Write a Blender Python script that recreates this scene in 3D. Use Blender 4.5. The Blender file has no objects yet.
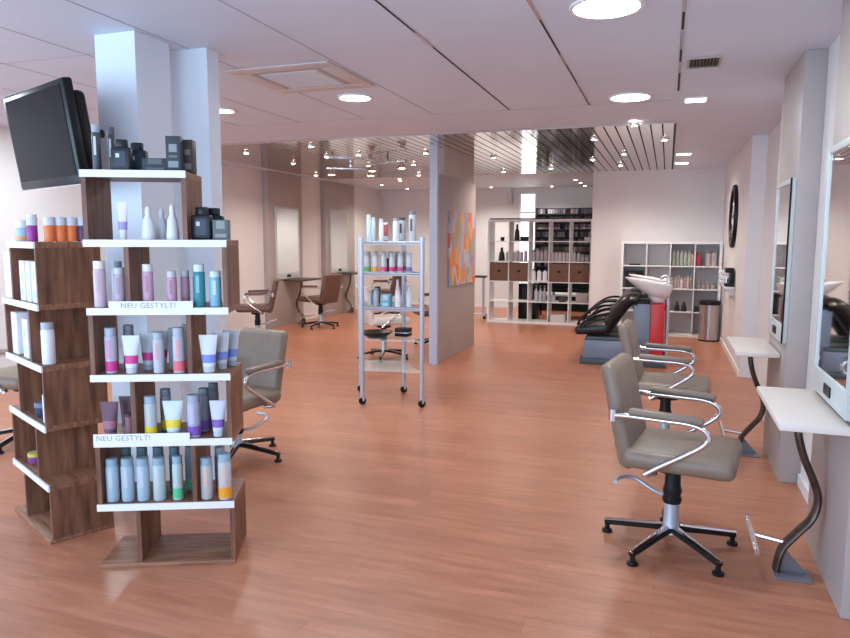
import bpy, bmesh, math, random
from mathutils import Vector, Matrix, Euler
random.seed(7)
C = bpy.context.scene.collection
PI = math.pi

# ------------------------------------------------------------------ materials
def mat(name, col, rough=.5, metal=0., spec=.5, emit=None, es=0., alpha=1., trans=0.):
    m = bpy.data.materials.new(name); m.use_nodes = True
    b = m.node_tree.nodes['Principled BSDF']
    b.inputs['Base Color'].default_value = (*col, 1)
    b.inputs['Roughness'].default_value = rough
    b.inputs['Metallic'].default_value = metal
    b.inputs['Specular IOR Level'].default_value = spec
    if emit:
        b.inputs['Emission Color'].default_value = (*emit, 1); b.inputs['Emission Strength'].default_value = es
    if alpha < 1: b.inputs['Alpha'].default_value = alpha
    if trans: b.inputs['Transmission Weight'].default_value = trans
    return m
def noisy(name, c1, c2, rough=.5, scale=(1, 1, 1), nscale=6, detail=4, metal=0., bump=0., spec=.5, lo=.3, hi=.7):
    m = mat(name, c1, rough, metal, spec); nt = m.node_tree; N = nt.nodes; L = nt.links; b = N['Principled BSDF']
    tc = N.new('ShaderNodeTexCoord'); mp = N.new('ShaderNodeMapping'); mp.inputs['Scale'].default_value = scale
    L.new(tc.outputs['Object'], mp.inputs['Vector'])
    n = N.new('ShaderNodeTexNoise'); n.inputs['Scale'].default_value = nscale; n.inputs['Detail'].default_value = detail
    L.new(mp.outputs[0], n.inputs['Vector'])
    r = N.new('ShaderNodeValToRGB'); r.color_ramp.elements[0].position = lo; r.color_ramp.elements[1].position = hi
    r.color_ramp.elements[0].color = (*c1, 1); r.color_ramp.elements[1].color = (*c2, 1)
    L.new(n.outputs['Fac'], r.inputs[0]); L.new(r.outputs[0], b.inputs['Base Color'])
    if bump:
        bp = N.new('ShaderNodeBump'); bp.inputs['Strength'].default_value = bump; bp.inputs['Distance'].default_value = .01
        L.new(n.outputs['Fac'], bp.inputs['Height']); L.new(bp.outputs[0], b.inputs['Normal'])
    return m

def floor_mat():
    m = mat('laminate', (.5, .2, .12), .3); nt = m.node_tree; N = nt.nodes; L = nt.links; b = N['Principled BSDF']
    tc = N.new('ShaderNodeTexCoord')
    br = N.new('ShaderNodeTexBrick'); br.offset = .37; br.offset_frequency = 2
    br.inputs['Scale'].default_value = 1; br.inputs['Brick Width'].default_value = 1.28; br.inputs['Row Height'].default_value = .095
    br.inputs['Mortar Size'].default_value = .0012; br.inputs['Mortar Smooth'].default_value = .3; br.inputs['Bias'].default_value = 0
    br.inputs['Color1'].default_value = (.50, .202, .115, 1); br.inputs['Color2'].default_value = (.435, .168, .093, 1)
    br.inputs['Mortar'].default_value = (.36, .13, .08, 1)
    L.new(tc.outputs['Object'], br.inputs['Vector'])
    mp = N.new('ShaderNodeMapping'); mp.inputs['Scale'].default_value = (3.2, 24, 1)
    L.new(tc.outputs['Object'], mp.inputs['Vector'])
    n = N.new('ShaderNodeTexNoise'); n.inputs['Scale'].default_value = 1.; n.inputs['Detail'].default_value = 5
    L.new(mp.outputs[0], n.inputs['Vector'])
    r = N.new('ShaderNodeValToRGB'); r.color_ramp.elements[0].position = .3; r.color_ramp.elements[1].position = .72
    r.color_ramp.elements[0].color = (.82, .79, .77, 1); r.color_ramp.elements[1].color = (1.14, 1.14, 1.12, 1)
    L.new(n.outputs['Fac'], r.inputs[0])
    mx = N.new('ShaderNodeMix'); mx.data_type = 'RGBA'; mx.blend_type = 'MULTIPLY'; mx.inputs['Factor'].default_value = 1
    L.new(br.outputs['Color'], mx.inputs['A']); L.new(r.outputs[0], mx.inputs['B']); L.new(mx.outputs['Result'], b.inputs['Base Color'])
    r2 = N.new('ShaderNodeMapRange'); r2.inputs['To Min'].default_value = .26; r2.inputs['To Max'].default_value = .42
    L.new(n.outputs['Fac'], r2.inputs['Value']); L.new(r2.outputs[0], b.inputs['Roughness'])
    return m

def art_mat():
    m = mat('abstract_paint', (.5, .5, .5), .6); nt = m.node_tree; N = nt.nodes; L = nt.links; b = N['Principled BSDF']
    tc = N.new('ShaderNodeTexCoord'); mp = N.new('ShaderNodeMapping'); mp.inputs['Scale'].default_value = (1, 10, 5.5); mp.inputs['Location'].default_value = (3.3, .7, 2.1)
    L.new(tc.outputs['Object'], mp.inputs['Vector'])
    v = N.new('ShaderNodeTexVoronoi'); v.distance = 'CHEBYCHEV'; v.inputs['Scale'].default_value = 1.; v.inputs['Randomness'].default_value = .8
    L.new(mp.outputs[0], v.inputs['Vector'])
    sx = N.new('ShaderNodeSeparateColor'); L.new(v.outputs['Color'], sx.inputs[0])
    r = N.new('ShaderNodeValToRGB'); r.color_ramp.interpolation = 'CONSTANT'
    cols = [(.70, .17, .06), (.80, .42, .12), (.32, .34, .50), (.75, .27, .12), (.55, .5, .58), (.72, .50, .22), (.38, .42, .22), (.6, .34, .36), (.42, .40, .52)]
    cr = r.color_ramp; cr.elements[0].color = (*cols[0], 1); cr.elements[1].position = 1 / 9; cr.elements[1].color = (*cols[1], 1)
    for i in range(2, 9): e = cr.elements.new(i / 9); e.color = (*cols[i], 1)
    L.new(sx.outputs[0], r.inputs[0]); L.new(r.outputs[0], b.inputs['Base Color'])
    return m

M = {}
M['floor'] = floor_mat()
M['wall'] = noisy('wall_paint', (.74, .71, .71), (.77, .74, .74), .75, nscale=2)
M['ceil'] = noisy('ceiling_paint', (.65, .69, .80), (.69, .73, .84), .6, nscale=1.5)
M['panel'] = noisy('taupe_panel', (.42, .36, .34), (.46, .39, .37), .45, nscale=3)
M['column'] = mat('column_paint', (.74, .78, .84), .6)
M['partition'] = noisy('partition_grey', (.40, .34, .335), (.43, .37, .36), .5, nscale=2)
M['post'] = mat('post_lilac', (.50, .50, .60), .4)
M['mirror'] = mat('mirror_silver', (.86, .88, .87), .03, 1.)
M['slat'] = mat('slat_metal', (.80, .74, .73), .10, 1.)
M['plate'] = mat('grey_plate', (.24, .23, .25), .35, .5)
M['joint'] = mat('joint_grey', (.40, .38, .42), .7)
M['gap'] = mat('gap_dark', (.03, .025, .025), .8)
M['chrome'] = mat('chrome', (.78, .79, .82), .14, 1.)
M['silver'] = mat('silver_paint', (.52, .56, .64), .35, .6)
M['steel'] = noisy('brushed_steel', (.48, .47, .47), (.58, .56, .55), .3, (1, 1, .05), 40, metal=.9)
M['leather'] = noisy('taupe_leather', (.215, .152, .112), (.245, .176, .132), .42, nscale=14, bump=.06)
M['dleather'] = noisy('brown_leather', (.13, .07, .055), (.16, .09, .07), .4, nscale=14, bump=.05)
M['black'] = mat('black_plastic', (.009, .009, .010), .35, spec=.25)
M['bleather'] = noisy('black_leather', (.010, .010, .011), (.018, .018, .018), .3, nscale=14, bump=.08)
M['white'] = mat('white_lacquer', (.80, .79, .80), .4)
M['table'] = noisy('cream_laminate', (.74, .64, .58), (.78, .68, .62), .35, nscale=3)
M['walnut'] = noisy('walnut', (.085, .030, .016), (.26, .112, .060), .5, (6, 6, .7), 5, 6)
M['walnut_h'] = noisy('walnut_board', (.14, .05, .026), (.34, .155, .085), .45, (1.2, 14, 6), 4, 6)
M['ceramic'] = mat('white_ceramic', (.86, .85, .85), .12)
M['bluegrey'] = mat('bluegrey_lacquer', (.20, .24, .31), .35)
M['darkgrey'] = mat('dark_grey_lacquer', (.07, .09, .10), .4)
M['red'] = mat('red_lacquer', (.62, .03, .03), .35)
M['bronze'] = noisy('bronze_metal', (.09, .065, .055), (.15, .11, .09), .35, nscale=20, metal=.8)
M['basket'] = noisy('woven_brown', (.12, .06, .04), (.22, .12, .08), .8, (1, 1, 1), 90, bump=.3)
M['screen'] = mat('tv_screen', (.008, .007, .012), .10, spec=.08)
M['lamp'] = mat('lamp_diffuser', (1, 1, 1), .5, emit=(.95, .98, 1), es=14)
M['star'] = mat('spot_bulb', (1, 1, 1), .5, emit=(1, .82, .66), es=30)
M['daypane'] = mat('daylit_pane', (1, 1, 1), .5, emit=(.95, .97, 1), es=2.2)
M['grille'] = noisy('cassette_plastic', (.60, .54, .53), (.64, .57, .56), .5)
M['glass'] = mat('shelf_glass', (.75, .9, .88), .05, alpha=.28)
M['frost'] = mat('frosted_frame', (.56, .59, .58), .35)
M['clear'] = mat('clear_plastic', (.72, .74, .78), .15, alpha=.62)
M['art'] = art_mat()
M['ink'] = mat('grey_ink', (.32, .32, .38), .6)
M['paper'] = mat('label_paper', (.82, .82, .85), .6)
M['yellowish'] = mat('yellowed_card', (.6, .5, .3), .6)
_cm = {}
def cm(col, rough=.35):
    k = (tuple(col), rough)
    if k not in _cm: _cm[k] = mat('product_colour', col, rough, spec=.28)
    return _cm[k]

# ------------------------------------------------------------------ mesh helpers
def rotm(rx=0, ry=0, rz=0): return Euler((rx, ry, rz)).to_matrix().to_4x4()
def box(bm, x0, x1, y0, y1, z0, z1, bev=0., seg=2, mtx=None):
    vs = bmesh.ops.create_cube(bm, size=1)['verts']
    S = Matrix.Translation(((x0+x1)/2, (y0+y1)/2, (z0+z1)/2)) @ Matrix.Diagonal((x1-x0, y1-y0, z1-z0, 1))
    bmesh.ops.transform(bm, matrix=S, verts=vs)
    if bev:
        es = list({e for v in vs for e in v.link_edges})
        r = bmesh.ops.bevel(bm, geom=es, offset=bev, segments=seg, profile=.5, affect='EDGES')
        vs = list({v for f in r['faces'] for v in f.verts} | {v for v in vs if v.is_valid})
    if mtx is not None: bmesh.ops.transform(bm, matrix=mtx, verts=vs)
    return vs
def lathe(bm, prof, cx=0, cy=0, z=0, seg=16, sx=1, sy=1, mtx=None, caps=True):
    rings = []; allv = []
    for r, h in prof:
        if r < 1e-6: ring = [bm.verts.new((cx, cy, z+h))]
        else: ring = [bm.verts.new((cx+r*sx*math.cos(2*PI*i/seg), cy+r*sy*math.sin(2*PI*i/seg), z+h)) for i in range(seg)]
        rings.append(ring); allv += ring
    for a, b in zip(rings, rings[1:]):
        if len(a) == 1 and len(b) == 1: continue
        for i in range(seg):
            j = (i+1) % seg
            if len(a) == 1: f = (a[0], b[j], b[i])
            elif len(b) == 1: f = (a[i], a[j], b[0])
            else: f = (a[i], a[j], b[j], b[i])
            try: bm.faces.new(f)
            except ValueError: pass
    for ring, rev in ((rings[0], True), (rings[-1], False)):
        if len(ring) > 1 and caps: bm.faces.new(list(reversed(ring)) if rev else ring)
    if mtx is not None: bmesh.ops.transform(bm, matrix=mtx, verts=allv)
    return allv
def cyl(bm, x, y, z0, z1, r, seg=16, r2=None):
    return lathe(bm, [(r, 0), (r if r2 is None else r2, z1-z0)], x, y, z0, seg)
def smooth_path(pts, n=6):
    P = [Vector(p) for p in pts]; out = []
    for i in range(len(P)-1):
        p0 = P[max(i-1, 0)]; p1 = P[i]; p2 = P[i+1]; p3 = P[min(i+2, len(P)-1)]
        for k in range(n):
            t = k/n
            out.append(.5*((2*p1)+(-p0+p2)*t+(2*p0-5*p1+4*p2-p3)*t*t+(-p0+3*p1-3*p2+p3)*t**3))
    out.append(P[-1]); return out
def tube(bm, pts, r, seg=8, ry=None, up=(0, 0, 1), sm=0):
    """sweep an ellipse (r across, ry along 'up') along the points"""
    P = smooth_path(pts, sm) if sm else [Vector(p) for p in pts]
    n = len(P); R = r if isinstance(r, (list, tuple)) else [r]*n
    if len(R) != n: R = [R[0]+(R[-1]-R[0])*i/(n-1) for i in range(n)]
    upv = Vector(up); rings = []
    side_prev = None
    for i in range(n):
        t = (P[min(i+1, n-1)]-P[max(i-1, 0)]).normalized()
        s = t.cross(upv)
        if s.length < 1e-3: s = side_prev or t.cross(Vector((1, 0, 0)))
        s.normalize()
        if side_prev is not None and s.dot(side_prev) < 0: s = -s
        side_prev = s; u = s.cross(t).normalized()
        b = ry if ry else R[i]
        rings.append([bm.verts.new(P[i]+s*R[i]*math.cos(2*PI*k/seg)+u*b*math.sin(2*PI*k/seg)) for k in range(seg)])
    for a, b in zip(rings, rings[1:]):
        for k in range(seg): bm.faces.new((a[k], a[(k+1) % seg], b[(k+1) % seg], b[k]))
    bm.faces.new(list(reversed(rings[0]))); bm.faces.new(rings[-1])
def finish(name, bm, m, parent=None, smooth=35, loc=None, rot=None):
    bmesh.ops.recalc_face_normals(bm, faces=bm.faces)
    me = bpy.data.meshes.new(name); bm.to_mesh(me); bm.free()
    for x in (m if isinstance(m, (list, tuple)) else [m]): me.materials.append(M[x] if isinstance(x, str) else x)
    if smooth:
        me.shade_smooth(); me.set_sharp_from_angle(angle=math.radians(smooth))
    o = bpy.data.objects.new(name, me); C.objects.link(o)
    if parent: o.parent = parent
    if loc: o.location = loc
    if rot: o.rotation_euler = rot
    return o
def B(name, m, parent, *boxes, bev=0., smooth=0, seg=2):
    bm = bmesh.new()
    for b in boxes: box(bm, *b, bev=bev, seg=seg)
    return finish(name, bm, m, parent, smooth or (35 if bev else 0))
def struct(o): o['kind'] = 'structure'; return o
def tag(o, label, cat, group=None):
    o['label'] = label; o['category'] = cat
    if group: o['group'] = group
    return o
def thing(name, label, cat, loc=(0, 0, 0), rz=0, group=None):
    o = bpy.data.objects.new(name, None); C.objects.link(o); o.empty_display_size = .05
    o.location = loc; o.rotation_euler = (0, 0, rz); return tag(o, label, cat, group)
def copy_tree(o, loc, rz, label, group=None):
    def cp(s, par):
        c = s.copy(); C.objects.link(c); c.parent = par
        for ch in s.children: cp(ch, c)
        return c
    r = cp(o, None); r.location = loc; r.rotation_euler = (0, 0, rz); r['label'] = label
    if group: r['group'] = group
    return r
def text_mesh(name, s, size, m, parent, loc, rot, ext=.0006):
    cu = bpy.data.curves.new(name, 'FONT'); cu.body = s; cu.size = size; cu.extrude = ext; cu.resolution_u = 2; cu.space_character = 1.08
    t = bpy.data.objects.new(name, cu); C.objects.link(t)
    dg = bpy.context.evaluated_depsgraph_get(); me = bpy.data.meshes.new_from_object(t.evaluated_get(dg))
    bpy.data.objects.remove(t); me.materials.clear(); me.materials.append(M[m])
    o = bpy.data.objects.new(name, me); C.objects.link(o); o.parent = parent; o.location = loc; o.rotation_euler = rot; return o
ORD = ['first', 'second', 'third', 'fourth', 'fifth', 'sixth', 'seventh', 'eighth', 'ninth', 'tenth', 'eleventh', 'twelfth']

# ------------------------------------------------------------------ the room
H = 2.6
struct(B('floor', 'floor', None, (-6.4, 1.1, -1.6, 15.1, -.1, 0)))
struct(B('ceiling', 'ceil', None, (-6.4, 1.1, -1.6, 15.1, H, H+.1)))
struct(B('wall_right', 'wall', None, (.83, 1.1, -1.6, 6.4, 0, H), (.95, 1.1, 6.4, 8.2, 0, H), (.80, 1.1, 8.2, 11.72, 0, H)))
struct(B('wall_back_right', 'wall', None, (-1.19, 1.1, 11.72, 11.9, 0, H), (-1.19, -1.07, 11.9, 14.9, 0, H)))
struct(B('wall_back', 'wall', None, (-6.4, -3.06, 14.9, 15.1, 0, H), (-2.68, -1.1, 14.9, 15.1, 0, H), (-3.06, -2.68, 14.9, 15.1, 0, .05), (-3.06, -2.68, 14.9, 15.1, 2.5, H)))
struct(B('wall_left', 'wall', None, (-6.5, -6.3, 1.6, 15.1, 0, H), (-6.5, -6.3, -1.6, -1.2, 0, H), (-6.5, -6.3, -1.2, 1.6, 0, .3), (-6.5, -6.3, -1.2, 1.6, 2.4, H)))
struct(B('added_window', 'white', None, (-6.45, -6.35, -1.2, -1.13, .3, 2.4), (-6.45, -6.35, 1.53, 1.6, .3, 2.4), (-6.45, -6.35, -1.13, 1.53, .3, .37), (-6.45, -6.35, -1.13, 1.53, 2.33, 2.4)))  # extra side window out of view, added to light the columns from the left
struct(B('wall_front', 'wall', None, (-6.4, -5.6, -1.6, -1.5, 0, H), (.3, 1.1, -1.6, -1.5, 0, H), (-5.6, .3, -1.6, -1.5, 0, .3), (-5.6, .3, -1.6, -1.5, 2.4, H)))
w = struct(B('window_1', 'white', None, (-5.6, -5.53, -1.58, -1.52, .3, 2.4), (.23, .3, -1.58, -1.52, .3, 2.4), (-5.53, .23, -1.58, -1.52, .3, .37), (-5.53, .23, -1.58, -1.52, 2.33, 2.4), (-2.7, -2.63, -1.58, -1.52, .37, 2.33)))
# bright glazed door at the far end
d = struct(B('window_2', 'white', None, (-3.06, -3.02, 14.88, 14.98, .05, 2.5), (-2.72, -2.68, 14.88, 14.98, .05, 2.5), (-3.02, -2.72, 14.88, 14.98, 2.46, 2.5), (-3.02, -2.72, 14.88, 14.98, 2.05, 2.1), (-3.02, -2.72, 14.88, 14.98, .05, .15)))
B('pane', 'daypane', d, (-3.02, -2.72, 14.93, 14.94, .15, 2.05), (-3.02, -2.72, 14.93, 14.94, 2.1, 2.46))
# taupe panels behind the styling stations
def wpanel(n, x0, x1, y0, y1): return struct(B('trim_%d' % n, 'panel', None, (x0, x1, y0, y1, 0, H-.001), bev=.004))
wpanel(1, .71, .83, 3.0, 3.75); wpanel(2, .71, .83, 4.66, 5.42)
wpanel(3, -6.3, -6.2, 9.93, 11.05); wpanel(4, -6.3, -6.2, 11.95, 13.25)
struct(B('baseboard_right', 'white', None, (.815, .83, 3.76, 4.65, 0, .07), (.815, .83, 5.43, 6.4, 0, .07), (.785, .80, 8.2, 11.3, 0, .07)))
struct(B('baseboard_left', 'white', None, (-6.3, -6.285, 5, 9.92, 0, .07), (-6.3, -6.285, 11.06, 11.94, 0, .07), (-6.3, -6.285, 13.26, 14.9, 0, .07)))
struct(B('baseboard_back', 'white', None, (-6.28, -3.08, 14.885, 14.9, 0, .07)))
# columns behind the display stands
struct(B('wall_column', 'column', None, (-3.0, -2.73, 3.1, 3.37, 0, H-.001)))
struct(B('wall_column_rear', 'column', None, (-2.83, -2.57, 3.5, 3.61, 0, H-.001)))
# partition with post
struct(B('wall_partition', 'partition', None, (-2.66, -2.565, 7.83, 9.47, 0, 2.26), bev=.004))
struct(B('trim_5', 'post', None, (-2.662, -2.567, 7.765, 7.828, 0, H-.001)))
struct(B('trim_6', 'panel', None, (-2.655, -2.575, 8.05, 9.4, 2.26, H-.02)))
# ceiling joints and margin lines
bm = bmesh.new()
for x in (-1.325, -.655): box(bm, x-.005, x+.005, -1.5, 5.97, H-.003, H+.002)
box(bm, .02, .034, -1.5, 5.6, H-.003, H+.002)
struct(finish('trim_7', bm, 'gap', None, 0))
bm = bmesh.new()
for x in (-4.7, -4.03, -3.36, -2.69, -2.015): box(bm, x-.003, x+.003, -1.5, 5.965, H-.002, H+.002)
box(bm, -6.3, .02, 5.966, 5.972, H-.002, H+.002)
for y in (1.2, 3.4): box(bm, -6.3, -3.0, y, y+.005, H-.002, H+.002)
struct(finish('trim_9', bm, 'joint', None, 0))
bm = bmesh.new()
for x, a, b in ((-.655, 3.2, 3.6), (-.655, 4.3, 4.55), (-.655, 5.1, 5.9), (.027, 3.2, 3.7), (.027, 4.0, 4.4), (.027, 4.7, 5.0), (-1.325, 3.6, 3.9)):
    box(bm, x-.006, x+.006, a, b, H-.006, H-.003)
struct(finish('trim_8', bm, 'chrome', None, 0))
# metal slat ceiling
struct(B('ceiling_recess', 'gap', None, (-5.95, .03, 7.0, 11.5, H-.006, H-.002)))
bm = bmesh.new(); x = .02-.012
while x > -5.9:
    box(bm, x-.094, x, 7.0, 11.5, H-.022, H-.010); x -= .108
box(bm, -5.95, .03, 6.985, 7.0, H-.022, H-.001); box(bm, -5.95, .03, 11.5, 11.515, H-.022, H-.001)
struct(finish('ceiling_slats', bm, 'slat', None, 0))

# ------------------------------------------------------------------ ceiling lights
def area(name, loc, size, power, col, rot=(0, 0, 0), shape='DISK', sy=None):
    l = bpy.data.lights.new(name, 'AREA'); l.energy = power; l.color = col; l.shape = shape; l.size = size
    if sy: l.size_y = sy
    o = bpy.data.objects.new(name, l); C.objects.link(o); o.location = loc; o.rotation_euler = rot; return o
def spotl(name, loc, power, col, ang=120, blend=.6):
    l = bpy.data.lights.new(name, 'SPOT'); l.energy = power; l.color = col; l.spot_size = math.radians(ang); l.spot_blend = blend; l.shadow_soft_size = .03
    o = bpy.data.objects.new(name, l); C.objects.link(o); o.location = loc; return o
big = [(-.32, 3.51, .155, 'large round ceiling light at top edge of the picture, above the near chair'),
       (-.32, 5.72, .145, 'round ceiling light beside the end of the dark ceiling joint, near the square light'),
       (-2.355, 5.06, .12, 'round ceiling light just behind the square air conditioning cassette'),
       (-3.68, 5.20, .10, 'round ceiling light half hidden behind the rear column'),
       (-6.05, 8.3, .10, 'small oval looking ceiling light over the left wall, by the metal ceiling')]
for x, y, r, lab in big:
    t = thing('ceiling_light', lab, 'ceiling light', (x, y, H), 0, 'round recessed ceiling lights')
    bm = bmesh.new(); lathe(bm, [(r, -.012), (r+.018, -.012), (r+.02, -.0005), (r, -.0005)], seg=32, caps=False); finish('rim', bm, 'white', t)
    bm = bmesh.new(); lathe(bm, [(r*.99, -.011), (r*.99, -.004)], seg=32); finish('diffuser', bm, 'lamp', t)
for x, y, s, lab in [(.16, 5.98, .075, 'square ceiling light in the smooth ceiling near the right wall'),
                (.145, 9.63, .085, 'square ceiling light right of the metal ceiling, the nearer of two'),
                (.14, 10.75, .085, 'square ceiling light right of the metal ceiling, the farther of two')]:
    t = thing('square_ceiling_light', lab, 'ceiling light', (x, y, H), 0, 'square recessed ceiling lights')
    B('rim', 'white', t, (-s-.012, s+.012, -s-.012, -s, -.012, -.001), (-s-.012, s+.012, s, s+.012, -.012, -.001), (-s-.012, -s, -s, s, -.012, -.001), (s, s+.012, -s, s, -.012, -.001))
    B('diffuser', 'lamp', t, (-s, s, -s, s, -.009, -.004))
sm_spots = [(-.34, 6.9), (-.08, 8.0), (-.565, 9.14), (-.69, 10.5), (-.79, 7.73), (-1.0, 9.67), (-2.2, 9.0), (-1.71, 10.65),
            (-5.04, 7.6), (-5.1, 8.86), (-3.96, 7.3), (-4.26, 8.27), (-3.77, 8.2), (-4.18, 9.43), (-5.65, 10.57), (-3.5, 9.5), (-4.0, 11.1), (-2.9, 8.3), (-2.5, 10.9), (-3.2, 10.7)]
t0 = thing('ceiling_spot', '', 'spotlight')
bm = bmesh.new(); lathe(bm, [(.032, -.02), (.038, -.02), (.042, 0), (.032, 0)], seg=16, caps=False); finish('ring', bm, 'chrome', t0)
bm = bmesh.new(); lathe(bm, [(0, -.026), (.024, -.022), (.030, -.012), (.030, -.002)], seg=12); finish('bulb', bm, 'star', t0)
for i, (x, y) in enumerate(sm_spots):
    lab = 'small glowing spotlight set in the mirrored metal slat ceiling'
    if i == 0: t0.location = (x, y, H-.022); t0['label'] = lab; t0['group'] = 'spots in the metal ceiling'
    else: copy_tree(t0, (x, y, H-.022), 0, lab, 'spots in the metal ceiling')
rec = [(-3.55, 14.34), (-2.3, 14.45), (-1.645, 13.05), (-1.637, 13.75), (-1.64, 14.5), (-5.5, 13.07), (-5.4, 14.25), (-4.8, 12.3), (-4.66, 11.9)]
for i, (x, y) in enumerate(rec):
    copy_tree(t0, (x, y, H), 0, 'small glowing spotlight in the plain ceiling beyond the metal slats', 'spots in the far plain ceiling')
# track lamps hung under the metal ceiling
for k, (x, y, a) in enumerate([(-4.35, 9.2, .5), (-3.55, 8.6, -.4)]):
    t = thing('track_lamp', ['chrome bar lamp under the metal ceiling, nearer the mirrors', 'chrome bar lamp under the metal ceiling, nearer the grey partition'][k], 'lamp', (x, y, H-.022), a, 'bar lamps under the metal ceiling')
    B('bar', 'chrome', t, (-.35, .35, -.018, .018, -.09, -.06), (-.02, .02, -.02, .02, -.06, 0), bev=.004)
    for s in (-.28, .28):
        bm = bmesh.new(); lathe(bm, [(.02, 0), (.045, -.05), (.075, -.08), (.07, -.085), (0, -.07)], s, 0, -.09, 16); h = finish('lamp_head', bm, 'chrome', t)
        bm = bmesh.new(); lathe(bm, [(0, -.012), (.04, -.008), (.04, 0)], s, 0, -.166, 12); finish('bulb', bm, 'star', h)
# ventilation
t = thing('ceiling_vent', 'small grey slotted air vent in the ceiling near the right wall', 'vent', (.165, 4.76, H), 0)
B('frame', 'steel', t, (-.10, .10, -.13, -.115, -.012, -.001), (-.10, .10, .115, .13, -.012, -.001), (-.10, -.085, -.115, .115, -.012, -.001), (.085, .10, -.115, .115, -.012, -.001))
bm = bmesh.new()
for i in range(9): box(bm, -.085+i*.0195, -.078+i*.0195, -.115, .115, -.010, -.002)
finish('grille', bm, 'bronze', t, 0); B('backing', 'gap', t, (-.085, .085, -.115, .115, -.002, -.0005))
t = thing('air_conditioning_cassette', 'square beige air conditioning cassette flush in the ceiling', 'air conditioner', (-2.42, 4.36, H), 0)
B('frame', 'grille', t, (-.38, .38, -.37, -.25, -.012, -.001), (-.38, .38, .25, .37, -.012, -.001), (-.38, -.26, -.25, .25, -.012, -.001), (.26, .38, -.25, .25, -.012, -.001), bev=.004)
bm = bmesh.new(); box(bm, -.22, .22, -.21, .21, -.012, -.003)
for i in range(14): box(bm, -.21, .21, -.2+i*.03, -.187+i*.03, -.016, -.012)
finish('intake_grille', bm, 'grille', t, 0); B('air_slot', 'joint', t, (-.26, .26, -.25, .25, -.008, -.002))

# ------------------------------------------------------------------ styling chair
def make_chair(label, fabric, group):
    t = thing('styling_chair', label, 'chair', (0, 0, 0), 0, group)
    # seat: soft block with rounded front
    bm = bmesh.new(); box(bm, -.25, .25, -.2, .29, .438, .528, bev=.040, seg=4)
    for v in bm.verts:
        if v.co.z > .48: v.co.z += .012*(1-(v.co.x/.25)**2)*(1-((v.co.y-.04)/.3)**2)
        if v.co.y > .15 and v.co.z < .45: v.co.z += .0
    finish('seat', bm, fabric, t, 60)
    # backrest: rounded slab leaning back
    bm = bmesh.new(); box(bm, -.225, .225, -.038, .038, 0, .495, bev=.035, seg=4)
    for v in bm.verts:
        k = v.co.z/.495; v.co.y += -.03*(v.co.x/.225)**2*-1.0
        v.co.x *= 1-.10*(k-.5)**2*2; v.co.y -= .075*k + .035*k*k
    bmesh.ops.translate(bm, verts=bm.verts, vec=(0, -.205, .42)); finish('backrest', bm, fabric, t, 60)
    for s in (-1, 1):
        x = s*.268
        bm = bmesh.new()
        pts = [(x, -.245, .69), (x, -.18, .695), (x, -.02, .692), (x, .08, .69), (x, .145, .675), (x, .175, .64), (x, .155, .60), (x, .08, .545), (x, -.02, .48), (x, -.09, .43)]
        tube(bm, pts, .0125, 8, up=(1, 0, 0), sm=4)
        tube(bm, [(x, -.24, .69), (s*.20, -.24, .69)], .013, 8); tube(bm, [(x, -.085, .432), (s*.21, -.05, .425)], .013, 8)
        cyl(bm, x, -.242, .665, .72, .018, 10)
        fr = finish('arm_frame', bm, 'chrome', t, 50)
        bm = bmesh.new(); box(bm, x-.027, x+.027, -.17, .155, .703, .735, bev=.014, seg=3)
        for v in bm.verts:
            if v.co.y > .06: v.co.z -= .8*(v.co.y-.06)**2*2
        finish('armrest', bm, fabric, t, 60)
    bm = bmesh.new(); cyl(bm, 0, 0, .39, .418, .09, 20)
    lathe(bm, [(.042, 0), (.047, .02), (.040, .04), (.046, .06), (.038, .09), (.036, .18)], 0, 0, .225, 18)
    finish('column_cover', bm, 'black', t, 40)
    bm = bmesh.new(); lathe(bm, [(.05, 0), (.042, .02), (.036, .05), (.036, .19)], 0, 0, .075, 20); finish('column', bm, 'silver', t, 40)
    bm = bmesh.new(); tube(bm, [(0, 0, .24), (-.06, -.10, .25), (-.08, -.20, .29), (-.02, -.26, .30), (.06, -.26, .30)], .011, 8, sm=4); finish('height_lever', bm, 'silver', t, 50)
    for k in range(5):
        a = 2*PI*k/5 + .855
        c, s = math.cos(a), math.sin(a)
        bm = bmesh.new(); tube(bm, [(c*.03, s*.03, .093), (c*.15, s*.15, .078), (c*.325, s*.325, .052)], [.034, .027, .018], 8, ry=.015)
        leg = finish('base_leg', bm, 'black', t, 40)
        bm = bmesh.new(); tube(bm, [(c*.04, s*.04, .108), (c*.15, s*.15, .092), (c*.33, s*.33, .065)], [.020, .017, .013], 6, ry=.006); finish('chrome_strip', bm, 'chrome', leg, 40)
        bm = bmesh.new(); lathe(bm, [(.026, 0), (.026, .012), (.012, .02), (.012, .042)], c*.315, s*.315, 0, 14); finish('glide', bm, 'black', leg, 40)
    return t
G = 'taupe styling chairs'
chair = make_chair('taupe leather styling chair in front of the nearest right hand table', 'leather', G)
chair.location = (.07, 3.47, 0); chair.rotation_euler = (0, 0, -PI/2-.15)
copy_tree(chair, (.03, 5.08, .0), -PI/2-.05, 'taupe leather styling chair right behind the nearest one', G)
copy_tree(chair, (-2.745, 3.94, 0), PI-.2, 'taupe leather styling chair behind the tall wooden display stand', G)
copy_tree(chair, (-4.42, 3.75, 0), PI/2, 'taupe leather chair cut off at the left picture edge, armrest just visible', G)
G2 = 'dark brown styling chairs'
dch = make_chair('dark brown styling chair in front of the farther left wall mirror', 'dleather', G2)
dch.location = (-5.52, 10.42, 0); dch.rotation_euler = (0, 0, PI/2-.25)
copy_tree(dch, (-5.68, 8.75, 0), PI/2+.5, 'dark brown styling chair left of the first wall mirror, next to the display stand', G2)
copy_tree(dch, (-5.05, 12.3, 0), PI/2-.2, 'dark brown styling chair farthest away, seen just left of the trolley', G2)
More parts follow.
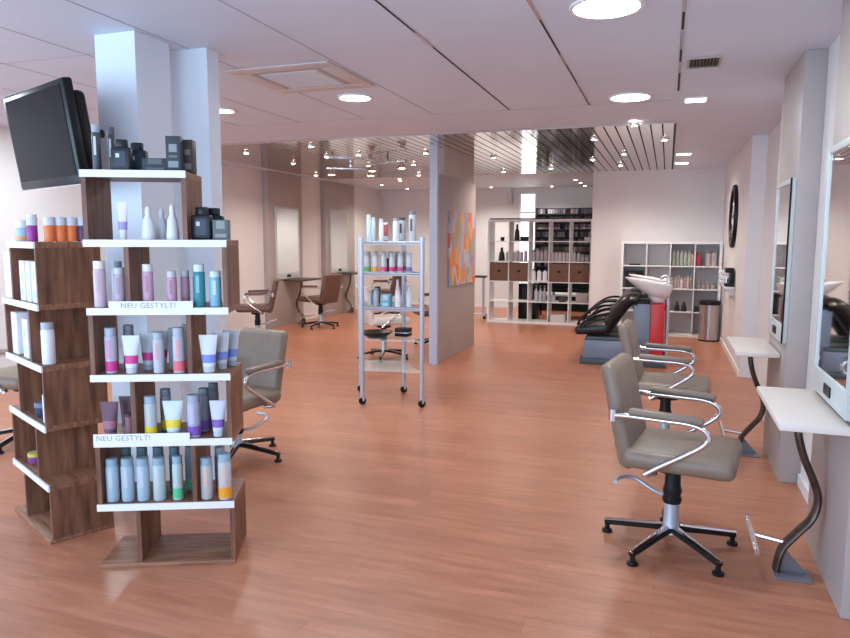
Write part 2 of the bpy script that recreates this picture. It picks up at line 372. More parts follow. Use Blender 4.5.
lch = make_chair('pale beige stool chair on a black star base behind the trolley', 'table', None)
lch['label'] = 'pale beige leather chair with black star base seen through the trolley'; lch.location = (-3.35, 8.0, 0); lch.rotation_euler = (0, 0, -.9)
copy_tree(dch, (-3.05, 9.2, 0), 2.2, 'dark brown chair half hidden between the trolley and the grey partition', G2)
# seats stand at different heights on their gas columns
for o in list(C.objects):
    if o.parent and o.name.split('.')[0] in ('seat', 'backrest', 'armrest', 'arm_frame', 'column_cover', 'height_lever'):
        l = o.parent.get('label', '')
        if 'tall wooden display stand' in l: o.location.z -= .055

# ------------------------------------------------------------------ styling tables and mirrors, right
def styling_table(label, y, top, legm, sgn=1, x_wall=.71, zt=.78, dep=.265, group=None):
    t = thing('styling_table', label, 'table', (x_wall, y, 0), 0 if sgn > 0 else PI, group)
    bm = bmesh.new(); box(bm, -dep, -.004, -.38, .37, zt-.032, zt, bev=.008, seg=2); finish('tabletop', bm, top, t, 40)
    bm = bmesh.new()
    pts = [(-.14, 0, zt-.034), (-.128, 0, .64), (-.10, 0, .54), (-.058, 0, .44), (-.035, 0, .36), (-.052, 0, .27), (-.11, 0, .19), (-.165, 0, .11), (-.185, 0, .012)]
    tube(bm, pts, [.022, .042], 10, ry=.017, up=(1, 0, .15), sm=5); finish('curved_leg', bm, legm, t, 50)
    bm = bmesh.new(); box(bm, -.20, -.045, -.09, .05, 0, .008, bev=.002)
    # gusset rising to the leg
    a = [bm.verts.new(p) for p in ((-.18, -.003, .008), (-.06, -.003, .008), (-.15, -.003, .11))]; b = [bm.verts.new(p) for p in ((-.18, .003, .008), (-.06, .003, .008), (-.15, .003, .11))]
    bm.faces.new(a); bm.faces.new(b[::-1])
    for i in range(3): bm.faces.new((a[i], b[i], b[(i+1) % 3], a[(i+1) % 3]))
    finish('base_plate', bm, 'plate', t, 0)
    bm = bmesh.new(); tube(bm, [(-.155, 0, .14), (-.29, .04, .145)], .011, 8); tube(bm, [(-.29, -.18, .15), (-.29, .25, .15)], .0125, 10); finish('footrest', bm, 'chrome', t, 40)
    return t
styling_table('cream styling table with curved bronze leg, nearest at the right edge', 3.36, 'table', 'bronze', group='cream styling tables')
styling_table('cream styling table behind the nearest one, in front of the second mirror', 5.23, 'table', 'bronze', group='cream styling tables')
def mirror(label, x, y0, y1, z0, z1, n=-1, fm='frost', fw=.03, group=None, black=False):
    t = thing('wall_mirror', label, 'mirror', (x, (y0+y1)/2, z0), 0, group)
    h = z1-z0; w = (y1-y0)/2
    xa, xb = (0, .03) if n < 0 else (-.03, 0)
    B('frame', fm, t, (xa, xb, -w, -w+fw, 0, h), (xa, xb, w-fw, w, 0, h), (xa, xb, -w+fw, w-fw, h-fw, h), (xa, xb, -w+fw, w-fw, 0, .11), bev=.003)
    g = (.008, .02) if n < 0 else (-.02, -.008)
    B('mirror_glass', 'mirror', t, (g[0], g[1], -w+fw, w-fw, .11, h-fw))
    hb = (-.006, 0) if n < 0 else (0, .006)
    B('socket', 'black', t, (*hb, -.06, .06, .03, .075))
    if black: B('edge_trim', 'black', t, (-.004, .006, -w-.004, -w, .0, h))
    return t
mirror('tall wall mirror at right picture edge, above the nearest cream table', .68, 3.02, 3.68, .80, 1.92, group='right wall mirrors')
mirror('tall wall mirror with black edge above the second cream table', .68, 4.67, 5.26, .87, 1.87, black=True, group='right wall mirrors')
mirror('tall wall mirror on the left wall, nearer the display stand', -6.17, 10.12, 10.90, .81, 2.03, 1, group='left wall mirrors')
mirror('tall wall mirror on the left wall, farther back near the trolley', -6.17, 12.1, 12.88, .83, 2.06, 1, group='left wall mirrors')
styling_table('narrow dark table under the nearer left wall mirror', 10.75, 'bronze', 'bronze', -1, -6.2, .80, .34, 'dark left wall tables')
styling_table('narrow dark table under the farther left wall mirror', 12.75, 'bronze', 'bronze', -1, -6.2, .82, .34, 'dark left wall tables')

# ------------------------------------------------------------------ products
def profile(kind, r, h):
    if kind == 'bottle': return [(r*.92, 0), (r, .004), (r, h*.80), (r*.85, h*.83)]
    if kind == 'can': return [(r*.95, 0), (r, .003), (r, h*.86), (r*.8, h*.88)]
    if kind == 'cone': return [(r, 0), (r, h*.1), (r*.8, h*.55), (r*.42, h*.72)]
    if kind == 'jar': return [(r*.95, 0), (r, .004), (r, h*.62), (r*.9, h*.66)]
    if kind == 'pump': return [(r*.95, 0), (r, .004), (r, h*.62), (r*.35, h*.72)]
def capprof(kind, r, h):
    if kind == 'bottle': return (h*.83, [(r*.93, 0), (r*.93, h*.165), (r*.85, h*.17)])
    if kind == 'can': return (h*.88, [(r*.9, 0), (r*.9, h*.10), (r*.7, h*.12)])
    if kind == 'cone': return (h*.72, [(r*.42, 0), (r*.40, h*.2), (r*.25, h*.28)])
    if kind == 'jar': return (h*.66, [(r*1.03, 0), (r*1.03, h*.33), (r*.98, h*.34)])
    if kind == 'pump': return (h*.72, [(r*.35, 0), (r*.35, h*.1), (r*.14, h*.11), (r*.14, h*.24), (r*.5, h*.24), (r*.5, h*.28)])
NAME = {'bottle': 'shampoo_bottle', 'can': 'spray_can', 'cone': 'tapered_bottle', 'jar': 'hair_wax_jar', 'pump': 'pump_bottle', 'tube': 'cream_tube', 'box': 'product_box', 'squat': 'squat_bottle'}
CAT = {'bottle': 'bottle', 'can': 'spray can', 'cone': 'bottle', 'jar': 'jar', 'pump': 'bottle', 'tube': 'tube', 'box': 'box', 'squat': 'bottle'}
def product(kind, label, loc, r, h, col, cap=None, band=None, rz=0, group=None, dep=None, text=None, seg=14, far=False):
    cap = cap or col
    t = thing(NAME[kind], label, CAT[kind], loc, rz, group)
    if kind == 'tube':
        bm = bmesh.new(); n = 6; rings = []
        for i in range(n+1):
            k = i/n; z = h*.16+(h*.84)*k; a = r*(.72+.38*k); b = r*.62*(1-k)+.0015
            rings.append([bm.verts.new((a*math.cos(2*PI*j/14), b*math.sin(2*PI*j/14), z)) for j in range(14)])
        for A, Bq in zip(rings, rings[1:]):
            for j in range(14): bm.faces.new((A[j], A[(j+1) % 14], Bq[(j+1) % 14], Bq[j]))
        bm.faces.new(rings[0][::-1]); bm.faces.new(rings[-1])
        finish('body', bm, cm(col), t, 50)
        bm = bmesh.new(); lathe(bm, [(r*.66, 0), (r*.70, h*.155)], seg=14, sy=.85); finish('cap', bm, cm(cap), t, 50)
        if band:
            bm = bmesh.new(); rings = []
            for k in (.12, .38):
                z = h*.16+h*.84*k; a = r*(.72+.38*k)+.0008; b = r*.62*(1-k)+.0023
                rings.append([bm.verts.new((a*math.cos(2*PI*j/14), b*math.sin(2*PI*j/14), z)) for j in range(14)])
            for j in range(14): bm.faces.new((rings[0][j], rings[0][(j+1) % 14], rings[1][(j+1) % 14], rings[1][j]))
            finish('colour_band', bm, cm(band), t, 50)
    elif kind == 'box':
        d_ = dep or r
        B('carton', cm(col, .5), t, (-r, r, -d_, d_, 0, h), bev=.0015)
        if cap != col: B('front_label', cm(cap, .5), t, (-r*.55, r*.55, -d_-.0008, -d_, h*.55, h*.55+min(r*1.1, h*.4)), (-r*.7, r*.7, -d_-.0008, -d_, h*.12, h*.30))
        if band: B('side_label', cm(band, .5), t, (-r*.6, r*.6, -d_-.0008, -d_, h*.4, h*.46))
    elif kind == 'squat':   # wide shouldered dark bottle with a broad cap
        bm = bmesh.new(); box(bm, -r, r, -r*.6, r*.6, 0, h*.76, bev=r*.22, seg=3); finish('body', bm, cm(col), t, 50)
        bm = bmesh.new(); lathe(bm, [(r*.62, h*.76), (r*.66, h*.80), (r*.66, h*.97), (r*.6, h)], seg=18, sy=.85); finish('cap', bm, cm(cap), t, 40)
        B('front_label', cm((.04, .055, .075)), t, (-r*.55, r*.5, -r*.6-.001, -r*.6, h*.15, h*.62)); B('label_square', cm((.6, .62, .66)), t, (-r*.45, -r*.08, -r*.6-.002, -r*.6-.001, h*.42, h*.55))
    else:
        bm = bmesh.new(); lathe(bm, profile(kind, r, h), seg=seg); finish('body', bm, cm(col), t, 50)
        z, pr = capprof(kind, r, h)
        bm = bmesh.new(); lathe(bm, pr, z=z, seg=seg); finish('cap', bm, cm(cap), t, 50)
        if band:
            bm = bmesh.new(); lathe(bm, [(r+.0007, h*.05), (r+.0007, h*.27)], seg=seg); finish('colour_band', bm, cm(band), t, 50)
        if text:
            bm = bmesh.new(); rr = r+.0008
            vs = [[bm.verts.new((rr*math.sin(a)*-1, -rr*math.cos(a), z_)) for z_ in (h*.34, h*.74)] for a in (-.28, -.14, 0, .14, .28)]
            for a_, b_ in zip(vs, vs[1:]): bm.faces.new((a_[0], a_[1], b_[1], b_[0]))
            finish('printed_name', bm, cm(text), t, 50)
    return t

# ------------------------------------------------------------------ zig-zag display stands
def stand(label, loc, rz, levels, top_z, sign_levels, mirror_top):
    """levels: 'L' box flush left, 'R' box flush right, from the top"""
    t = thing('display_stand', label, 'display stand', loc, rz, 'zigzag wooden display stands')
    n = len(levels); dz = (top_z-.0)/n; D = .30; W = .605
    for i, k in enumerate(levels):
        zt = top_z-i*dz; zb = zt-dz
        x0, x1 = (0, .44) if k == 'L' else (.165, W)
        bw = (x0, x1) if (i == 0 and mirror_top) else (0, W)
        bm = bmesh.new(); box(bm, bw[0], bw[1], .004, D, zt-.027, zt, bev=.001); sb = finish('shelf_board', bm, 'walnut_h', t, 0)
        B('white_front_edge', 'white', sb, (bw[0]-.002, bw[1]+.002, -.004, .004, zt-.03, zt+.001))
        lo = zb if i < n-1 else .02
        for a in (x0, x1-.02): B('side_panel', 'walnut', t, (a, a+.02, .005, D-.002, lo, zt-.027))
    B('base_board', 'walnut_h', t, (0, W, -.01, D, 0, .02), bev=.002)
    for i, x0, x1, tx in sign_levels:
        zt = top_z-i*dz
        s = B('shelf_sign', 'paper', t, (x0, x1, -.0075, -.0045, zt-.006, zt+.031))
        text_mesh('lettering', 'NEU GESTYLT!', .034, 'ink', s, (tx, -.0080, zt+.001), (PI/2, 0, 0))
    return t
A1 = math.radians(24); O1 = Vector((-2.39, 2.35, 0)); T1 = 1.79
stand('tall walnut zigzag display stand with white shelf edges, in front of the columns', O1, A1, 'LRLRLR', T1, [(2, .095, .455, .145), (4, .0, .42, .012)], True)
A2 = math.radians(-26); u2 = Vector((math.cos(A2), math.sin(A2), 0)); O2 = Vector((-2.80, 2.46, 0))-u2*.605; T2 = 1.48
stand('lower walnut zigzag display stand at left edge, side on, below the television', O2, A2, 'RLRLR', T2, [], True)
def at(O, A, s, d, z): return (O.x+s*math.cos(A)-d*math.sin(A), O.y+s*math.sin(A)+d*math.cos(A), z)

grey = (.36, .40, .45); lg = (.55, .58, .62); wh = (.80, .80, .83); bk = (.02, .022, .028)
def row(shelfname, O, A, z, items, group):
    """items: kind, words, s, d, r, h, body, cap, band, (text)"""
    for it in items:
        kind, words, s, d_, r, h, col, cap, band = it[:9]; tx = it[9] if len(it) > 9 else None; dp = it[10] if len(it) > 10 else None
        lab = words + (' ' + shelfname if shelfname else '')
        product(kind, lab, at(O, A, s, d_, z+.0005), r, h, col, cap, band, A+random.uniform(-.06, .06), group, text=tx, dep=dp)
dz = T1/6; ZL = [T1-i*dz+.001 for i in range(6)]
row('', O1, A1, ZL[0], [
 ('bottle', 'dark bottle with grey cap, far left on top of the tall stand', .045, .08, .018, .20, (.07, .08, .09), grey, None, lg),
 ('bottle', 'slim dark bottle behind the far left one on top of tall stand', .085, .15, .016, .20, (.06, .07, .07), (.10, .10, .10), None, lg),
 ('squat', 'black wide-shouldered bottle on top of the tall stand', .155, .07, .042, .135, bk, bk, None),
 ('squat', 'black wide-shouldered bottle half hidden behind its twin on the tall stand', .19, .17, .042, .135, bk, bk, None),
 ('box', 'dark grey flat box lying on top of the tall stand', .295, .10, .055, .058, (.045, .05, .06), (.12, .13, .14), None, None, .035),
 ('box', 'dark upright box with white square, right end of the tall stand top', .375, .09, .031, .155, (.05, .055, .065), (.28, .30, .32), (.16, .17, .19), None, .025),
 ('box', 'dark brown upright box behind the right end box on tall stand', .420, .17, .022, .150, (.06, .05, .045), (.22, .2, .18), None, None, .03)], 'products on top of the tall stand')
row('', O1, A1, ZL[1], [
 ('tube', 'white tube with violet square, left in the top compartment of tall stand', .145, .07, .023, .165, (.80, .76, .82), wh, (.42, .32, .65)),
 ('cone', 'white tapered bottle, middle of the top compartment', .255, .07, .032, .145, wh, wh, None),
 ('cone', 'white tapered bottle just behind the middle one in the top compartment', .290, .15, .030, .14, wh, wh, None),
 ('cone', 'white tapered bottle, right in the top compartment', .360, .07, .028, .155, wh, wh, None),
 ('squat', 'black wide-shouldered bottle on the ledge right of the top compartment', .490, .07, .044, .145, bk, bk, None),
 ('squat', 'second black bottle behind the one on the right ledge', .520, .17, .044, .145, bk, bk, None),
 ('box', 'grey metallic carton on the ledge, right end of the second board', .576, .06, .034, .088, (.14, .15, .15), (.3, .32, .32), None, None, .03)], 'products on the second board')
pk = (.62, .40, .50)
row('', O1, A1, ZL[2], [
 ('bottle', 'pale pink bottle with white cap, far left above the upper sign', .045, .04, .026, .205, (.60, .46, .52), wh, None, (.5, .4, .45)),
 ('bottle', 'grey bottle behind the pale pink one at far left above upper sign', .085, .14, .024, .20, lg, grey, None),
 ('bottle', 'mauve bottle with grey cap, second from left above the upper sign', .125, .05, .025, .175, (.52, .42, .50), lg, None, (.4, .3, .4)),
 ('bottle', 'pink bottle with white cap, left of the middle above the upper sign', .245, .06, .024, .19, pk, wh, None, (.5, .25, .35)),
 ('bottle', 'rose pink bottle, front of the pink trio above the upper sign', .352, .05, .022, .160, (.58, .34, .45), lg, None, (.45, .2, .3)),
 ('bottle', 'rose pink bottle, second of the pink trio above upper sign', .395, .11, .020, .160, (.52, .28, .38), lg, None),
 ('bottle', 'rose pink bottle, rearmost of the pink trio above upper sign', .435, .17, .020, .160, (.42, .2, .3), lg, None),
 ('bottle', 'teal bottle with white cap on the ledge of the third board', .475, .04, .025, .19, (.05, .26, .30), (.62, .72, .75), None, (.2, .45, .5)),
 ('bottle', 'light blue bottle at the right end of the third board', .545, .04, .026, .16, (.22, .48, .60), (.6, .7, .75), None, (.5, .7, .8))], 'products on the third board')
mg = (.62, .05, .26); co = (.72, .16, .18); bl = (.20, .26, .62); ye = (.80, .60, .04); pu = (.22, .10, .42)
S = (.42, .47, .53)
row('', O1, A1, ZL[3], [
 ('bottle', 'silver grey bottle with magenta base, left on the fourth board', .075, .05, .026, .205, (.50, .48, .56), S, mg, (.62, .3, .45)),
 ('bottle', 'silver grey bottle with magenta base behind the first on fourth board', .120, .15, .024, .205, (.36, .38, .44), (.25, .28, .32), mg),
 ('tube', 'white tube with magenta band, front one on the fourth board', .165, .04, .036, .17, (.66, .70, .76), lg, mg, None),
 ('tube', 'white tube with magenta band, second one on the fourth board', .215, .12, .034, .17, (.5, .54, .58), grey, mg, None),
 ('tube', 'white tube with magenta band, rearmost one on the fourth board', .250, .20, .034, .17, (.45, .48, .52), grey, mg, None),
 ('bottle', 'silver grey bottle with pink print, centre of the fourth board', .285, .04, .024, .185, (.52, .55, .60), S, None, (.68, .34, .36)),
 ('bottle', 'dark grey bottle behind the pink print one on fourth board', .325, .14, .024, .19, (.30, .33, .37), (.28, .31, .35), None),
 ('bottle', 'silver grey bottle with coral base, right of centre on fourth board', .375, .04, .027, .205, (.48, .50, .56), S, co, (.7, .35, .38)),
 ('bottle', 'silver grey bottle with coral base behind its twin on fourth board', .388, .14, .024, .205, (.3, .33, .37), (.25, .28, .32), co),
 ('tube', 'white tube with blue band, front one on the right ledge', .505, .04, .038, .17, (.66, .70, .76), lg, bl, None),
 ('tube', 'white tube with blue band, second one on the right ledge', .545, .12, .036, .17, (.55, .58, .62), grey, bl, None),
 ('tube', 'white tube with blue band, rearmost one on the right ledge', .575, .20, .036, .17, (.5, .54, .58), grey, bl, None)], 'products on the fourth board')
pl = (.13, .055, .085)
row('', O1, A1, ZL[4], [
 ('tube', 'plum coloured tube with pink cap, far left above the lower sign', .055, .05, .038, .165, pl, (.42, .2, .28), (.30, .12, .18)),
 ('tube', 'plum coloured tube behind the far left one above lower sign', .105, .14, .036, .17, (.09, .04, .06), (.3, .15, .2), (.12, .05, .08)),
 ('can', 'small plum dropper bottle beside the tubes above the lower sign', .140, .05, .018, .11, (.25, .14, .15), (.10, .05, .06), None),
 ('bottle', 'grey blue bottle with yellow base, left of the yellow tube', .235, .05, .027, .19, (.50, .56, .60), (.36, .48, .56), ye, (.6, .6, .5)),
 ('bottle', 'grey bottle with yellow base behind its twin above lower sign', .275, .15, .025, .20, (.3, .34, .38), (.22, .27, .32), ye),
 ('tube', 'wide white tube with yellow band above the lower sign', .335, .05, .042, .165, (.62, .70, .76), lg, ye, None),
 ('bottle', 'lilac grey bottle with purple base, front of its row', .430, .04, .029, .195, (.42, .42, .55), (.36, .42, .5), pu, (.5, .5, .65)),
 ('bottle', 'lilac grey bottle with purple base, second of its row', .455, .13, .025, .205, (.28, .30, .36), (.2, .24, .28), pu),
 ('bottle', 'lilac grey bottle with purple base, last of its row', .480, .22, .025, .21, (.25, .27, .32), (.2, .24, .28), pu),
 ('tube', 'pale tube with purple band, right end of the fifth board', .538, .04, .034, .165, (.60, .62, .72), lg, pu, None)], 'products on the fifth board')
pb = (.38, .50, .58); pc = (.30, .42, .50)
R5 = []
for i, (s, c, b) in enumerate([(.053, pb, None), (.121, pb, None), (.190, pb, None), (.262, (.44, .54, .54), None), (.345, (.45, .55, .52), (.10, .50, .24))]):
    R5.append(('bottle', ['pale blue bottle at the left end of the lowest shelf', 'pale blue bottle, second from left on the lowest shelf', 'pale blue bottle, third from left on the lowest shelf', 'pale greenish bottle, fourth from left on the lowest shelf', 'pale bottle with green base on the lowest shelf'][i], s, .05, .0285 if i < 4 else .024, .20 if i < 4 else .205, c, pc, b, (.5, .58, .62)))
for i, s in enumerate((.075, .150, .225, .300, .375)):
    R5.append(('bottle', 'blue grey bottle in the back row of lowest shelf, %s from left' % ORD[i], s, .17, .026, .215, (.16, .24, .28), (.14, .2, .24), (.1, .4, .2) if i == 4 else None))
R5 += [('bottle', 'grey bottle with peach label right of the divider on lowest shelf', .475, .05, .028, .195, (.50, .50, .52), pc, None, (.75, .5, .38)),
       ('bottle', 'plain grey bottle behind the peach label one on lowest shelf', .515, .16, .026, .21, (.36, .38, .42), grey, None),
       ('bottle', 'grey bottle with orange base at the right end of lowest shelf', .560, .04, .030, .215, (.50, .48, .48), pc, (.85, .33, .03), (.7, .5, .4))]
row('', O1, A1, ZL[5], R5, 'bottles on the lowest shelf')
# left stand
dz2 = T2/5; ZM = [T2-i*dz2+.001 for i in range(5)]
R = [('jar', 'pale blue and orange jar at the left end of low stand top', .24, .05, .030, .105, (.45, .55, .68), wh, (.75, .4, .2)),
     ('bottle', 'clear white bottle, second from left on low stand top', .38, .06, .022, .135, (.62, .68, .74), wh, None)]
for i, (d_, c, nm) in enumerate([(.012, (.35, .05, .30), 'purple'), (.058, (.80, .20, .06), 'orange'), (.106, (.80, .20, .06), 'orange'), (.154, (.80, .20, .06), 'orange'), (.202, (.14, .06, .12), 'dark plum'), (.25, (.09, .09, .11), 'dark grey')]):
    w_ = {1: 'first of the three orange jars', 2: 'middle of the three orange jars', 3: 'last of the three orange jars'}.get(i, nm + ' jar')
    R.append(('jar', w_ + ' on top of the low stand', .46+.1*min(i, 1)+.004*i, d_+.025, .0235, .118, c, (.66, .66, .70) if i != 5 else (.3, .3, .33), None))
row('', O2, A2, ZM[0], R, 'jars on top of the low stand')
row('', O2, A2, ZM[1], [
 ('box', 'white carton left of the brown divider, upper shelf of low stand', .08, .05, .05, .24, wh, wh, None, None, .04),
 ('box', 'white carton, left of three on the upper shelf of low stand', .30, .06, .034, .20, wh, lg, None, None, .04),
 ('box', 'white carton, middle of three on the upper shelf of low stand', .40, .06, .034, .20, wh, lg, None, None, .04),
 ('box', 'white carton, right of three on the upper shelf of low stand', .50, .06, .034, .20, wh, lg, None, None, .04),
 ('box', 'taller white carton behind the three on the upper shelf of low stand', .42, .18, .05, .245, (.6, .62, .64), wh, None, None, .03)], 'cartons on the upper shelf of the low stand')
row('', O2, A2, ZM[2], [
 ('box', 'white carton at left on the middle shelf of low stand', .10, .06, .045, .22, wh, wh, None, None, .04),
 ('box', 'white carton at right on the middle shelf of low stand', .29, .06, .04, .20, wh, lg, None, None, .04),
 ('bottle', 'dark topped bottle between the cartons of the low stand', .20, .12, .028, .22, (.55, .6, .68), (.08, .09, .12), None),
 ('bottle', 'white bottle with grey cap on the ledge of the low stand', .555, .05, .030, .205, wh, (.42, .44, .48), None)], 'products on the middle shelf of the low stand')
row('', O2, A2, ZM[3], [
 ('jar', 'dark blue jar with white label on the fourth shelf of low stand', .36, .07, .045, .07, (.03, .05, .09), (.16, .2, .26), None),
 ('box', 'white carton beside the dark blue jar on low stand', .53, .05, .02, .14, wh, wh, None, None, .03)], 'products on the fourth shelf of the low stand')
row('', O2, A2, ZM[4], [
 ('jar', 'small purple jar with yellow lid on the bottom shelf of low stand', .16, .07, .04, .055, (.22, .06, .22), (.6, .5, .12), None),
 ('jar', 'small white jar with brown lid, bottom shelf of low stand', .33, .07, .035, .05, (.5, .45, .45), (.14, .06, .05), None)], 'jars on the bottom shelf of the low stand')

# ------------------------------------------------------------------ television
t = thing('television', 'black flat television tilted down on a column mount above the low stand', 'television', (-3.09, 2.79, 2.01), 0)
t.rotation_euler = Euler((-.138, 0, -.379)).copy(); t.rotation_mode = 'XYZ'
# Rz * Rx so that it tilts about its own width
t.rotation_euler = (Matrix.Rotation(-.379, 3, 'Z') @ Matrix.Rotation(.138, 3, 'X')).to_euler()
bm = bmesh.new(); box(bm, -.395, .395, -.0, .05, -.25, .25, bev=.012, seg=2); box(bm, -.33, .36, .05, .12, -.19, .20, bev=.03, seg=3); finish('housing', bm, 'black', t, 40)
B('screen', 'screen', t, (-.36, .36, -.003, .0, -.205, .222))
B('bezel_trim', 'chrome', t, (-.39, -.1, -.002, .004, .248, .254), (-.39, .39, -.004, .004, -.255, -.249))
bm = bmesh.new(); tube(bm, [(0, .12, 0), (0, .17, 0)], .05, 12); tube(bm, [(0, .15, 0), (.12, .20, .0), (.19, .24, .0)], .022, 10); finish('mount_arm', bm, 'black', t, 40)

# ------------------------------------------------------------------ trolley
P = [(-2.565, 5.62), (-2.02, 5.70), (-2.385, 6.20), (-2.80, 6.10)]
t = thing('product_trolley', 'tall silver trolley of product shelves on castors in mid room', 'trolley', (-2.44, 5.9, 0), 0)
ctr = Vector((-2.44, 5.9))
for i, (x, y) in enumerate(P):
    lx, ly = x-ctr.x, y-ctr.y
    bm = bmesh.new(); cyl(bm, lx, ly, .075, 1.515, .021, 12); po = finish('post', bm, 'silver', t, 40)
    bm = bmesh.new(); box(bm, lx-.022, lx+.022, ly-.012, ly+.012, .035, .08, bev=.004); finish('castor_fork', bm, 'silver', po, 0)
    bm = bmesh.new(); lathe(bm, [(.0, -.014), (.030, -.014), (.034, -.008), (.034, .008), (.030, .014), (0, .014)], mtx=Matrix.Translation((lx, ly, .035)) @ rotm(PI/2, 0, .5), seg=16); finish('castor_wheel', bm, 'black', po, 40)
def poly(bm, pts, z0, z1):
    a = [bm.verts.new((p[0], p[1], z0)) for p in pts]; b = [bm.verts.new((p[0], p[1], z1)) for p in pts]
    bm.faces.new(a[::-1]); bm.faces.new(b)
    for i in range(len(pts)): bm.faces.new((a[i], a[(i+1) % len(pts)], b[(i+1) % len(pts)], b[i]))
loc = [(x-ctr.x, y-ctr.y) for x, y in P]
TZ = [1.470, 1.195, .885, .600, .320]
for i, z in enumerate(TZ):
    bm = bmesh.new(); poly(bm, loc, z-.02 if i < 3 else z-.008, z); finish('shelf', bm, 'silver' if i < 3 else 'glass', t, 0)
    if i < 3:
        bm = bmesh.new()
        for a, b in zip(loc, loc[1:]+loc[:1]): tube(bm, [(a[0], a[1], z+.0), (b[0], b[1], z+.0)], .010, 8)
        finish('rim', bm, 'silver', t, 40)
def tr(fx, fy, z):   # bilinear on the shelf
    a = Vector(P[0]).lerp(Vector(P[1]), fx); b = Vector(P[3]).lerp(Vector(P[2]), fx); c = a.lerp(b, fy); return (c.x, c.y, z+.001)
gg = 'products on the trolley'
pv = [('bottle', 'pale blue bottle, left end of the trolley top', .14, .14, .022, .235, (.55, .68, .74), lg, None),
 ('bottle', 'slim pale bottle, second from left on the trolley top', .24, .35, .020, .215, (.60, .70, .74), lg, None),
 ('bottle', 'white bottle, third from left on the trolley top', .36, .2, .022, .20, wh, lg, None),
 ('can', 'small red and white can on the trolley top', .48, .45, .022, .17, (.60, .12, .12), wh, wh),
 ('can', 'white spray can with dark cap on the trolley top', .60, .15, .026, .20, wh, grey, None),
 ('can', 'silver and black spray can right of centre on trolley top', .80, .5, .036, .215, (.50, .50, .53), (.08, .08, .09), None, (.06, .06, .07)),
 ('can', 'tallest silver spray can, right end of the trolley top', .90, .2, .034, .265, (.55, .57, .60), (.2, .2, .22), None, (.08, .08, .09))]
for k in pv: product(k[0], k[1], tr(k[2], k[3], TZ[0]+.008), k[4], k[5], k[6], k[7], k[8], 0, gg, text=k[9] if len(k) > 9 else None)
bands = [((.16, .42, .12), 'green'), ((.80, .32, .04), 'orange'), ((.75, .08, .25), 'bright pink'), ((.70, .05, .22), 'magenta'), ((.62, .08, .25), 'dark pink'), ((.22, .16, .36), 'violet')]
for i, (c, nm) in enumerate(bands):
    f = .10+.145*i
    product('bottle', 'clear bottle of %s liquid on the second trolley shelf' % nm, tr(f, .15, TZ[1]+.008), .026, .175, (.55, .55, .58), lg, c, 0, gg)
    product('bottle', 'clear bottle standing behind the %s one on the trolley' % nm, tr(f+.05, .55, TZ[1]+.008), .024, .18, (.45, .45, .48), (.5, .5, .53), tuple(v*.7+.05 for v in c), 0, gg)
product('jar', 'small black jar on the second trolley shelf between pink bottles', tr(.55, .4, TZ[1]+.008), .03, .12, bk, bk, None, 0, gg)
pv = [('pump', 'small grey pump bottle, left on the third trolley shelf', .18, .3, .022, .17, (.45, .48, .52), lg, None),
 ('bottle', 'grey bottle beside the small pump on the third trolley shelf', .26, .15, .024, .165, (.42, .45, .5), grey, None),
 ('box', 'light blue carton on the third trolley shelf', .44, .12, .038, .115, (.16, .42, .55), (.5, .62, .68), None),
 ('cone', 'white tapered bottle in the middle of the third trolley shelf', .63, .15, .028, .245, wh, wh, None),
 ('bottle', 'grey bottle right of the white tapered one on the trolley', .72, .5, .026, .17, (.38, .4, .44), grey, None),
 ('pump', 'white pump bottle, right on the third trolley shelf', .84, .2, .026, .215, (.70, .71, .74), wh, None),
 ('bottle', 'silver bottle at the right end of the third trolley shelf', .91, .5, .026, .18, (.5, .52, .55), lg, None),
 ('bottle', 'dark grey bottle at the back of the third trolley shelf', .36, .7, .026, .16, (.1, .1, .12), (.06, .06, .07), None)]
for k in pv: product(k[0], k[1], tr(k[2], k[3], TZ[2]+.008), k[4], k[5], k[6], k[7], k[8], 0, gg)
t = thing('tint_bowl', 'black oval bowl on the glass shelf of the trolley', 'bowl', tr(.28, .3, TZ[3]))
bm = bmesh.new(); lathe(bm, [(.0, 0), (.08, 0), (.145, .045), (.15, .055), (.138, .055), (.075, .010), (0, .010)], seg=28); finish('bowl', bm, 'black', t, 50)
t = thing('comb_box', 'small black box beside the oval bowl on the trolley', 'box', tr(.84, .55, TZ[3]))
B('box', 'black', t, (-.065, .065, -.06, .06, 0, .075), bev=.004); B('grey_lid_edge', 'silver', t, (-.066, .066, -.061, .061, .03, .04))

# ------------------------------------------------------------------ cube shelves
def cube_shelf(name, label, x0, y0, W, Hh, n, D=.39):
    t = thing(name, label, 'shelf', (x0, y0, 0), 0)
    s = .04; i_ = .016; cw = (W-2*s-(n-1)*i_)/n; ch = (Hh-2*s-(n-1)*i_)/n
    B('side_panel', 'white', t, (0, s, 0, D, 0, Hh)); B('side_panel', 'white', t, (W-s, W, 0, D, 0, Hh))
    B('top_panel', 'white', t, (s, W-s, 0, D, Hh-s, Hh)); B('bottom_panel', 'white', t, (s, W-s, 0, D, 0, s))
    for k in range(1, n):
        z = s+k*ch+(k-1)*i_; B('shelf_board', 'white', t, (s, W-s, .001, D, z, z+i_))
        x = s+k*cw+(k-1)*i_
        for r in range(n):
            zz = s+r*(ch+i_); B('vertical_divider', 'white', t, (x, x+i_, .002, D-.001, zz, zz+ch))
    def cell(c, r, f=.5, d_=.12):   # r counted from the top
        return (x0+s+c*(cw+i_)+f*cw, y0+d_, s+(n-1-r)*(ch+i_)+.001)
    return t, cell, cw, ch
k5, c5, cw5, ch5 = cube_shelf('cube_shelf', 'white open cube shelf of five by five compartments dividing the back room', -3.065, 12.18, 1.85, 1.85, 5)
k4, c4, cw4, ch4 = cube_shelf('cube_shelf', 'white open cube shelf of four by four compartments against the back wall', -.69, 11.325, 1.475, 1.475, 4)
